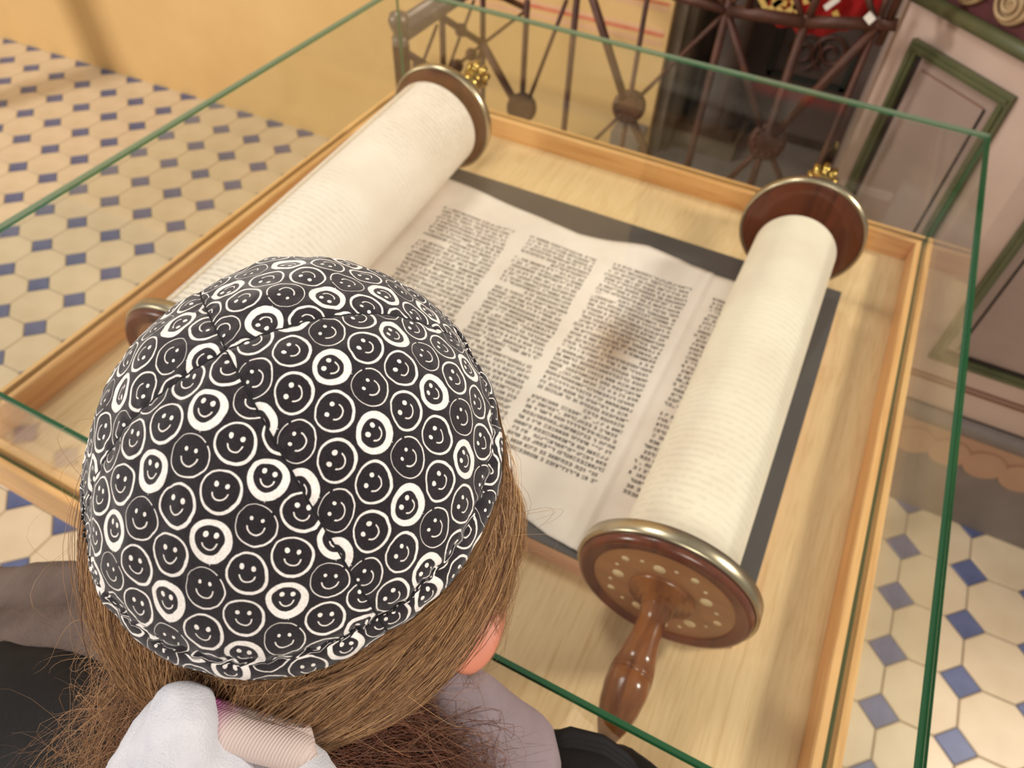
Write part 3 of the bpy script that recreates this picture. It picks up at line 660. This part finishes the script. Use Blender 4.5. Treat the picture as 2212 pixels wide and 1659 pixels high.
torso = [[((.545,-.19,.10), .060), ((.635,-.18,.13), .066), ((.725,-.16,.10), .060)],
         [((.56,-.21,.0), .085), ((.70,-.20,.0), .085)], [((.565,-.22,-.12), .082), ((.69,-.21,-.12), .082)],
         [((.565,-.23,-.24), .084), ((.69,-.22,-.24), .084)], [((.56,-.23,-.32), .082), ((.69,-.23,-.32), .082)],
         [((.63,-.18,.13), .066), ((.63,-.205,0), .088), ((.63,-.22,-.15), .086), ((.63,-.23,-.32), .08)]]
armL = [((.525,-.175,.125), .046), (tuple(PT(150,1335,.70)), .024), (tuple(PT(0,1335,.78)), .025), (tuple(PT(-250,1250,.80)), .027), ((.085,-.075,.225), .022)]
armR = [((.745,-.145,.125), .046), ((.815,-.10,.09), .041), ((.865,-.085,.01), .036), ((.86,-.13,-.12), .030), ((.855,-.155,-.21), .022)]
legs = [[((.56,-.23,-.32), .072), ((.555,-.23,-.45), .062), ((.55,-.22,-.63), .046), ((.55,-.23,-.78), .043), ((.55,-.24,-.93), .030)],
        [((.69,-.23,-.32), .072), ((.69,-.23,-.45), .062), ((.695,-.22,-.63), .046), ((.695,-.23,-.78), .043), ((.695,-.24,-.93), .030)]]
feet = [[((x,-.25,-.955), .034), ((x-.005*0,-.20,-.967), .028), ((x,-.12,-.973), .022)] for x in (.548, .697)]
body = blob('body', [cran, skull, face, nose, lips]+cheeks+[neck]+torso+[armL, armR]+legs+feet+hand((.085,-.075,.225), (-.5,.85,-.08), (.8,.5,.1))+hand((.855,-.155,-.21), (0,-.1,-1), (-.2,1,0)), m_skin, kid, .0048, 3)
for sx in (-1, 1):
    e = MB().lathe([(-.010,.0001), (-.007,.0075), (0,.0105), (.007,.0075), (.010,.0001)], V(*HL((sx*.34,.80,-.28))), HR[:,1], 20).build('eye', NT('eye_white').base(srgb(236,232,226), .15).m, kid, True)
    MB().lathe([(0,.0052), (.0012,.0045), (.0016,.0001)], V(*HL((sx*.34,.80,-.28)))+HR[:,1]*.0092, HR[:,1], 16).build('iris', NT('brown_iris').base(srgb(70,44,26), .1).m, e, True)
    MB().tube([V(*HL((sx*(.16+.4*t), .97-.22*t*t, -.08+.07*math.sin(t*PI)))) for t in np.linspace(0,1,8)], [.001,.0022,.0026,.0026,.0024,.002,.0015,.0008], 6).build('eyebrow', NT('brow_brown').base(srgb(84,56,34), .8).m, kid, True)
# ears: an oval dish with a rolled rim, standing off the side of the head
def ear(top, bot, out, fwd):
    top, bot = V(*top), V(*bot); up = (top-bot); h = np.linalg.norm(up)/2; up /= 2*h; c = (top+bot)/2
    out = np.array(out, float); out -= up*out@up; out /= np.linalg.norm(out); fw = np.cross(out, up); fw *= np.sign(fw@np.array(fwd)); P = []; n_, m_ = 28, 9
    for i in range(m_):
        r = i/(m_-1); prof_ = [.000, -.001, -.002, -.001, .001, .003, .0045, .0035, .0][i]
        for k in range(n_):
            t = 2*PI*k/n_; w_ = .60+.08*math.sin(t)
            P.append(c+up*h*r*math.sin(t)+fw*h*w_*r*math.cos(t)+out*(prof_-.010*r*math.cos(t)))
    f = [(i*n_+k, i*n_+(k+1)%n_, (i+1)*n_+(k+1)%n_, (i+1)*n_+k) for i in range(m_-1) for k in range(n_)]
    o = MB().add(P, f).build('ear', m_ear, kid, True); sd = o.modifiers.new('thick', 'SOLIDIFY'); sd.thickness = .006; sd.offset = 0
    ss = o.modifiers.new('sub', 'SUBSURF'); ss.levels = 1; ss.render_levels = 1; return o
eT, eB = PT(1066, 1245, .440), PT(972, 1440, .412)
ear(eT, eB, HR[:,0]*.8-HR[:,1]*.45, (0,1,0))
ear(HL((-1.0,.1,-.2)), HL((-.95,-.1,-.75)), -HR[:,0], (0,1,0))
# clothes
gr = lambda ch, d: [(p, r+d) for p, r in ch]
top_ = blob('velour_top', [gr(c, .008) for c in torso[:4]+[torso[5]]]+[gr(armL[:4], .004)+[(tuple((np.array(armL[3][0])*.35+np.array(armL[4][0])*.65)), .028)], gr(armR[:4], .010)+[(tuple((np.array(armR[3][0])*.4+np.array(armR[4][0])*.6)), .027)]]+
    [[(tuple(PT(-60,1297,.72)), .024), (tuple(PT(80,1285,.66)), .021), (tuple(PT(190,1275,.62)), .020), (tuple(PT(330,1300,.58)), .024)], [(tuple(PT(-60,1392,.66)), .020), (tuple(PT(90,1378,.61)), .019), (tuple(PT(200,1372,.58)), .019), (tuple(PT(330,1390,.55)), .024)]], m_velour, kid, .0055, 5, (.007, .05))
hoodc = blob('collar', [[((.560,-.155,.205), .030), ((.600,-.185,.215), .030), ((.650,-.190,.225), .030), ((.700,-.165,.225), .029), (tuple(PT(1010,1560,.47)), .026), (tuple(PT(1050,1600,.50)), .030)],
    [(tuple(PT(960,1500,.46)), .020), (tuple(PT(1000,1560,.47)), .026), (tuple(PT(1080,1640,.50)), .034)], [((.55,-.14,.20), .032), ((.54,-.10,.19), .030)]], m_lilac, kid, .005, 5, (.006, .05))
jk = blob('jacket', [[((.40,-.215,.10), .050), ((.47,-.225,.16), .050), ((.545,-.235,.17), .050), ((.63,-.24,.16), .052), ((.73,-.215,.14), .05)],
    [((.53,-.22,.06), .082), ((.63,-.225,.07), .086), ((.74,-.20,.06), .080)]]+[gr(c, .022) for c in torso[1:4]]+[gr(torso[5], .022)]+[
    [((.49,-.205,.19), .035), ((.53,-.195,.215), .032), ((.57,-.195,.225), .028)],
    [(tuple(PT(-80,1508,.62)), .030), (tuple(PT(80,1502,.60)), .030), (tuple(PT(200,1515,.57)), .030), (tuple(PT(300,1560,.55)), .032)], [(tuple(PT(60,1600,.60)), .05), (tuple(PT(250,1640,.56)), .05)],
    [(tuple(PT(1225,1722,.55)), .040), (tuple(PT(1300,1765,.57)), .042), (tuple(PT(1380,1850,.6)), .042)],
    [((.77,-.13,.12), .060), ((.815,-.085,.115), .054), ((.85,-.075,.07), .053), ((.868,-.088,.0), .050), ((.862,-.115,-.08), .046), ((.862,-.14,-.15), .042)]], m_jacket, kid, .0065, 5, (.012, .05))
for k in range(3):
    q = [PT(1128, 1700, .53), PT(1142, 1645+k*9, .525), PT(1178, 1602+k*10, .522), PT(1232, 1586+k*11, .524), PT(1300, 1603+k*12, .53), PT(1352, 1640+k*12, .54), PT(1400, 1700+k*12, .55)]
    MB().tube([V(*a) for a in q], .0042, 8).build('jacket_piping', m_jacket, kid, True)
blob('trousers', [gr(torso[4], .008)]+[gr(l[:5], .010) for l in legs], m_trouser, kid, .008, 4)
for ft in feet: blob('shoe', [gr(ft, .006)], m_jacket, kid, .006, 3)

# ------------------------------------------------------------------ skullcap
cap = thing('skullcap', V(*HL((0,0,.39))), 'black skullcap printed with white smiling faces on the child', 'skullcap')
AP = np.array([-.1018, -.0287, .9944]); AP /= np.linalg.norm(AP); e1 = np.cross([0,1,0], AP); e1 /= np.linalg.norm(e1); e2 = np.cross(AP, e1)
ZR_ = .405
def capdir(th, ph):
    d = math.cos(ph)*e1+math.sin(ph)*e2; return AP*math.cos(th)+d*math.sin(th)
def thmax(ph, zr=ZR_):
    lo_, hi_ = .2, 2.2
    for _ in range(30):
        md = (lo_+hi_)/2
        if capdir(md, ph)[2] > zr: lo_ = md
        else: hi_ = md
    return lo_
def azof(L):   # azimuth about the apex of a head-local unit direction
    L = np.array(L); return math.atan2(L@e2, L@e1)
seams = [azof((.48,-.696,.534)), azof((.43,.306,.849)), azof((-.449,.436,.783)), azof((-.554,-.298,.777))]
seams = [s if s > seams[0]-1e-9 else s+2*PI for s in seams]
def cap_pt(th, ph, sgap):
    u = capdir(th, ph); P = HL(u, 1.0); nrm = HR@(u/HAB); nrm /= np.linalg.norm(nrm)
    k = 1.0035
    # cloth: slack between seams, pinched at them, a wavy pucker, a shallow groove along the hem stitching
    lift = .0010*(1-math.exp(-(sgap/.010)**2))+.0012*min(1, sgap/.03)-.0005*math.exp(-(sgap/.0012)**2)
    lift += (.0014*mnoise.noise(Vector(u)*6.0)+.0005*mnoise.noise(Vector(u)*17))*min(1, .3+sgap/.01)
    tm = thmax(ph); dh = (tm-th)*.095
    lift += -.0013*math.exp(-((dh-.0095)/.0016)**2)*(1+.5*math.sin(ph*60))-.0012*math.exp(-(dh/.002)**2)+.0003*math.sin(ph*95)*math.exp(-((dh-.0095)/.005)**2)
    lift += .00025*math.sin(th*110)*math.exp(-(sgap/.005)**2)
    return V(*P)+nrm*(lift+.0022)
NT_, NP_ = 96, 90
for k in range(4):
    p0, p1 = seams[k], seams[(k+1) % 4]+(2*PI if k == 3 else 0); pc = (p0+p1)/2; P = []; UV = []
    for i in range(NT_+1):
        for j in range(NP_+1):
            ph = p0+(p1-p0)*j/NP_; th = max(.0008, thmax(ph)*i/NT_)
            sg = min(abs(ph-p0), abs(p1-ph))*math.sin(th)*.083
            P.append(cap_pt(th, ph, sg)); s_ = th*.0905
            # cloth coordinates: flat gore, u across, v towards the hem
            dp_ = ph-pc; lat = math.asin(math.sin(th)*math.sin(dp_))*.0860; UV.append((lat+k*.0371+.006, -math.atan2(math.sin(th)*math.cos(dp_), math.cos(th))*.0905+k*.0173))
    UV = [(a_+(.0055 if (ii//(NP_+1))/NT_ > .925 else 0), b_+(.0068 if (ii//(NP_+1))/NT_ > .925 else 0)) for ii, (a_, b_) in enumerate(UV)]
    f = [(i*(NP_+1)+j, (i+1)*(NP_+1)+j, (i+1)*(NP_+1)+j+1, i*(NP_+1)+j+1) for i in range(NT_) for j in range(NP_)]
    mb = MB().add(P, f); o = mb.build('cap_panel', m_smile, cap, True)
    uvl = o.data.uv_layers.new(name='cloth'); idx = np.empty(len(o.data.loops), int); o.data.loops.foreach_get('vertex_index', idx)
    uvl.data.foreach_set('uv', np.array(UV)[idx].astype(np.float32).ravel())
for k in range(4):
    pts = [cap_pt(th, seams[k], .0)-0*0 for th in np.linspace(.01, thmax(seams[k])*.995, 90)]
    MB().tube(np.array(pts)+0, .00030, 5).build('seam', m_thread, cap, True)
pts = [cap_pt(thmax(ph)-.0095/.095, ph, .02) for ph in np.linspace(0, 2*PI, 200)]
mb = MB()
for a in range(0, 199): mb.tube([pts[a]*.8+pts[a+1]*.2, pts[a]*.2+pts[a+1]*.8], .00045, 4)
mb.build('hem_stitching', m_thread, cap, True)['kind'] = 'stuff'

# ------------------------------------------------------------------ hair
n = NT('light_brown_hair'); at_ = n.new('ShaderNodeVertexColor'); at_.layer_name = 'tone'
n.base(at_.outputs[0], .42, 0, .35); n.b.inputs['Sheen Weight'].default_value = .1; m_hair = n.m
class Hair:
    def __init__(s): s.P = []; s.C = []; s.F = []; s.n = 0
    def add(s, pts, r, col):
        pts = np.asarray(pts); m = len(pts); T = np.gradient(pts, axis=0); T /= np.linalg.norm(T, axis=1)[:,None]+1e-12
        a = RNG.normal(size=3); u = np.cross(T, a); u /= np.linalg.norm(u, axis=1)[:,None]+1e-12; w = np.cross(T, u)
        rr_ = r*np.interp(np.linspace(0,1,m), [0,.08,.75,1], [.7,1,.9,.25])[:,None]
        ring_ = np.stack([pts+rr_*(u*math.cos(t)+w*math.sin(t)) for t in (0, 2.094, 4.189)], 1).reshape(-1, 3)
        s.P.append(ring_); s.C.append(np.tile(np.array(col), (m*3, 1)))
        i = np.arange(m-1)[:,None]*3; k = np.arange(3)[None]; k2 = (k+1) % 3
        s.F.append((np.stack([i+k, i+k2, i+3+k2, i+3+k], -1).reshape(-1, 4))+s.n); s.n += m*3
    def build(s, name, parent):
        P = np.concatenate(s.P)-np.array(parent['org']); F_ = np.concatenate(s.F); Cc = np.concatenate(s.C)
        me = bpy.data.meshes.new(name); me.vertices.add(len(P)); me.vertices.foreach_set('co', P.astype(np.float32).ravel())
        me.loops.add(F_.size); me.loops.foreach_set('vertex_index', F_.astype(np.int32).ravel()); me.polygons.add(len(F_))
        me.polygons.foreach_set('loop_start', np.arange(0, F_.size, 4, dtype=np.int32)); me.polygons.foreach_set('use_smooth', np.ones(len(F_), bool)); me.update(calc_edges=True)
        ca_ = me.color_attributes.new('tone', 'FLOAT_COLOR', 'POINT'); ca_.data.foreach_set('color', np.concatenate([Cc, np.ones((len(Cc), 1))], 1).astype(np.float32).ravel())
        me.materials.append(m_hair); o = bpy.data.objects.new(name, me); C.objects.link(o); o.parent = parent; o['org'] = parent['org']; return o
def tone(dark=0.0, red=0.0):
    a = np.array(srgb(164,118,74)[:3]); b = np.array(srgb(94,58,34)[:3]); c_ = np.array(srgb(214,170,118)[:3]); r_ = np.array(srgb(104,48,28)[:3])
    t = min(1, max(0, RNG.beta(2, 2)+dark)); base_ = c_*(1-t)**2+a*2*t*(1-t)+b*t*t; return base_*(1-red)+r_*red*(.5+RNG.random())
TIE = HL((-.22,-1.13,-.12))
def unit(v_): return v_/np.linalg.norm(v_)
def slerp(a, b, t):
    o_ = math.acos(max(-1, min(1, a@b))); return (math.sin((1-t)*o_)*a+math.sin(t*o_)*b)/math.sin(o_)
tl = (HR.T@(TIE-HC))/HAB; tlr = np.linalg.norm(tl); tlu = tl/tlr
scalp = Hair()
NSEG = 15
def scalp_strand(ph, z0, lift, r, dark):
    rxy = math.sqrt(1-z0*z0); a = np.array([math.cos(ph)*rxy, math.sin(ph)*rxy, z0])
    tgt = unit(tlu+RNG.normal(size=3)*.055); sag = -.38*abs(math.cos((ph+PI/2)/2))*0
    pts = []; s1 = RNG.normal()*.05; s2 = RNG.normal()*.04; ph0 = RNG.random()*6
    drop = max(0, math.cos(ph))*.10 if math.cos(ph) > 0 else -math.cos(ph)*.22
    for i in range(NSEG):
        t = i/(NSEG-1); d = slerp(a, tgt, t); d = d+np.array([0,0,-drop*math.sin(PI*t)**1.2]); d = unit(d)+np.array([s1, s1*.3, s2])*math.sin(PI*t)
        zc = .372+.012*s1*20*0
        if d[2] > zc: hxy = math.hypot(d[0], d[1]); d = np.array([d[0]/hxy*math.sqrt(1-zc*zc), d[1]/hxy*math.sqrt(1-zc*zc), zc-.02*(d[2]-zc)])
        R_ = .998+lift*math.sin(PI*min(1, t*1.1))+(tlr-1.0)*t**3
        w_ = .0012*math.sin(ph0+t*9)
        pts.append(V(*HL(d*R_))+np.array([w_, -w_, w_*.5]))
    scalp.add(pts, r, tone(dark))
for _ in range(9500):
    ph = RNG.uniform(-PI*1.15, PI*.30); z0 = .40+RNG.normal()*.02
    cl_ = math.sin(ph*23)*.5+math.sin(ph*57)*.3
    scalp_strand(ph+.02*cl_, z0, .012+.035*RNG.random()+.010*cl_, RNG.uniform(.00006, .00015), .12*cl_+.05)
for _ in range(3500):      # lower layers at the nape
    ph = RNG.uniform(-PI*1.05, PI*.04); z0 = RNG.uniform(-.55, .35)
    scalp_strand(ph, z0, .010+.03*RNG.random(), RNG.uniform(.00008, .00017), .3)
scalp.build('scalp_hair', kid)['kind'] = 'stuff'
# under-surface so that no skin shows between the strands
P = []; n1, n2 = 60, 24
for i in range(n1+1):
    ph = -PI*1.16+(PI*1.34)*i/n1
    for j in range(n2+1):
        z0 = .50-1.15*j/n2; rxy = math.sqrt(max(.05, 1-z0*z0)); P.append(V(*HL(np.array([math.cos(ph)*rxy, math.sin(ph)*rxy, z0])*(1.0 if z0 < .35 else .985))))
hb = MB().add(P, [(i*(n2+1)+j, (i+1)*(n2+1)+j, (i+1)*(n2+1)+j+1, i*(n2+1)+j+1) for i in range(n1) for j in range(n2)]).build('hair_base', mottled('brown_hair_mass', srgb(104,70,42), srgb(70,44,26), 6, .6, stretch=(30,30,4)), kid, True)
# ponytail and loose locks
tail = Hair()
def lock(ctrl, n_, spread, r, dark, red, curl=0.0, seg=22):
    ctrl = np.array([V(*c) for c in ctrl]); k = len(ctrl)
    for _ in range(n_):
        off = [RNG.normal(size=3)*spread*(.35+.65*i/(k-1)) for i in range(k)]; cp = ctrl+np.array(off); pts = []
        ph0 = RNG.random()*6; cr = curl*(.5+RNG.random()); fq = RNG.uniform(8, 16); ax = unit(RNG.normal(size=3)); bx = np.cross(ax, [.3,.5,.8])
        for i in range(seg):
            t = i/(seg-1)*(k-1); j = min(int(t), k-2); f = t-j
            p0, p1, p2, p3 = cp[max(j-1,0)], cp[j], cp[j+1], cp[min(j+2,k-1)]
            q = .5*((2*p1)+(-p0+p2)*f+(2*p0-5*p1+4*p2-p3)*f*f+(-p0+3*p1-3*p2+p3)*f**3)
            s_ = i/(seg-1); pts.append(q+cr*s_*(ax*math.sin(ph0+fq*s_)+bx*math.cos(ph0+fq*s_)))
        tail.add(pts, RNG.uniform(.6, 1.25)*r, tone(dark, red))
PTw = lambda x, y, t: PT(x, y, t)
# right side sweep over the shoulder (dark reddish curls)
lock([TIE, PTw(640,1610,.385), PTw(760,1590,.41), PTw(860,1600,.43), PTw(960,1640,.45), PTw(1010,1720,.47)], 700, .013, .00018, .45, .55, .004)
lock([TIE, PTw(660,1650,.38), PTw(800,1650,.41), PTw(900,1700,.44), PTw(960,1800,.46)], 700, .014, .00018, .5, .6, .005)
lock([PTw(620,1560,.37), PTw(760,1540,.40), PTw(860,1560,.42), PTw(980,1590,.44), PTw(1080,1660,.46)], 130, .012, .00014, .25, .5, .008)
lock([TIE, PTw(560,1680,.37), PTw(640,1740,.38), PTw(700,1850,.42)], 500, .012, .00018, .4, .5, .004)
# left wisps
lock([PTw(300,1400,.37), PTw(250,1470,.38), PTw(215,1540,.40), PTw(200,1640,.42), PTw(240,1740,.44)], 80, .011, .00011, -.1, .25, .005)
lock([PTw(330,1430,.37), PTw(300,1500,.375), PTw(255,1580,.39), PTw(120,1650,.43)], 60, .012, .00010, .0, .3, .006)
lock([PTw(240,1350,.38), PTw(215,1400,.40), PTw(190,1440,.42)], 30, .008, .00008, .0, .1, .003)
lock([PTw(420,1480,.36), PTw(360,1540,.365), PTw(300,1600,.38), PTw(180,1700,.42)], 100, .010, .00013, .1, .35, .004)
# fine strands hanging by the ear
lock([PTw(1085,1060,.40), PTw(1100,1160,.415), PTw(1095,1270,.43), PTw(1060,1380,.44), PTw(1000,1480,.45)], 110, .0040, .00009, .1, 0, .0006)
lock([PTw(1092,1020,.40), PTw(1112,1100,.415), PTw(1108,1190,.43), PTw(1060,1290,.43), PTw(960,1390,.42), PTw(800,1480,.40)], 420, .0042, .00014, .0, 0, .0012)
for _ in range(36):   # stray single hairs
    a = RNG.uniform(-PI*1.1, .2); b_ = HL((math.cos(a)*1.0, math.sin(a)*1.0, .30)); o_ = HL((math.cos(a+.2)*1.22, math.sin(a+.2)*1.22, .0+RNG.normal()*.2)); e_ = HL((math.cos(a+.35)*1.12, math.sin(a+.35)*1.12, -.6))
    lock([b_, o_, e_], 1, .006, .00006, -.1, 0, .0008, 16)
tail.build('ponytail_hair', kid)['kind'] = 'stuff'

# hair tie
tie = thing('hair_tie', V(*TIE), 'fluffy white terry hair tie with pink and beige ribbed band around the ponytail', 'hair tie')
tp = lambda x, y, t, r: (tuple(PT(x, y, t-.012)), r)
blob('terry_puff', [[tp(385,1535,.335,.008), tp(378,1580,.335,.013), tp(350,1640,.335,.015), tp(335,1700,.335,.017)],
    [tp(405,1560,.333,.009), tp(440,1620,.333,.014), tp(455,1690,.333,.017), tp(400,1740,.335,.02)],
    [tp(320,1600,.336,.006), tp(300,1660,.336,.010), tp(300,1720,.336,.012)],
    [tp(392,1528,.316,.0085), tp(384,1570,.314,.0105), tp(372,1620,.318,.013)],
    [tp(500,1650,.336,.012), tp(560,1655,.338,.011), tp(625,1655,.340,.011), tp(650,1690,.342,.012)],
    [tp(480,1720,.336,.018), tp(620,1730,.340,.014)]], m_terry, tie, .0022, 3, (.006, .018), 3)
n = NT('pink_and_beige_ribbing'); v = n.coord('Object'); sx = n.new('ShaderNodeSeparateXYZ'); n.link(v, sx.inputs[0])
q0 = PT(415,1560,.310)-TIE; f_ = n.math('MULTIPLY', n.math('SUBTRACT', sx.outputs[0], float(q0[0]*S)), 60.0)
n.base(n.ramp(f_, [(.15, srgb(178,84,146)), (.75, srgb(206,186,178))]), .85)
wv = n.new('ShaderNodeTexWave'); n.link(v, wv.inputs['Vector']); wv.inputs['Scale'].default_value = 330; n.bump(wv.outputs[1], .5, .0006)
for dy, r_ in ((0, .0046), (34, .0062)):
    MB().tube([V(*PT(x+8, y+dy+2, .308+.004*(dy == 0))) for x, y in ((385,1530), (430,1532), (490,1548), (550,1566), (610,1582), (648,1592), (656,1610))], [r_*.7,r_,r_,r_,r_,r_*.9,r_*.6], 14).build('ribbed_band', n.m, tie, True)
for o in bpy.data.objects:
    if 'org' in o: del o['org']
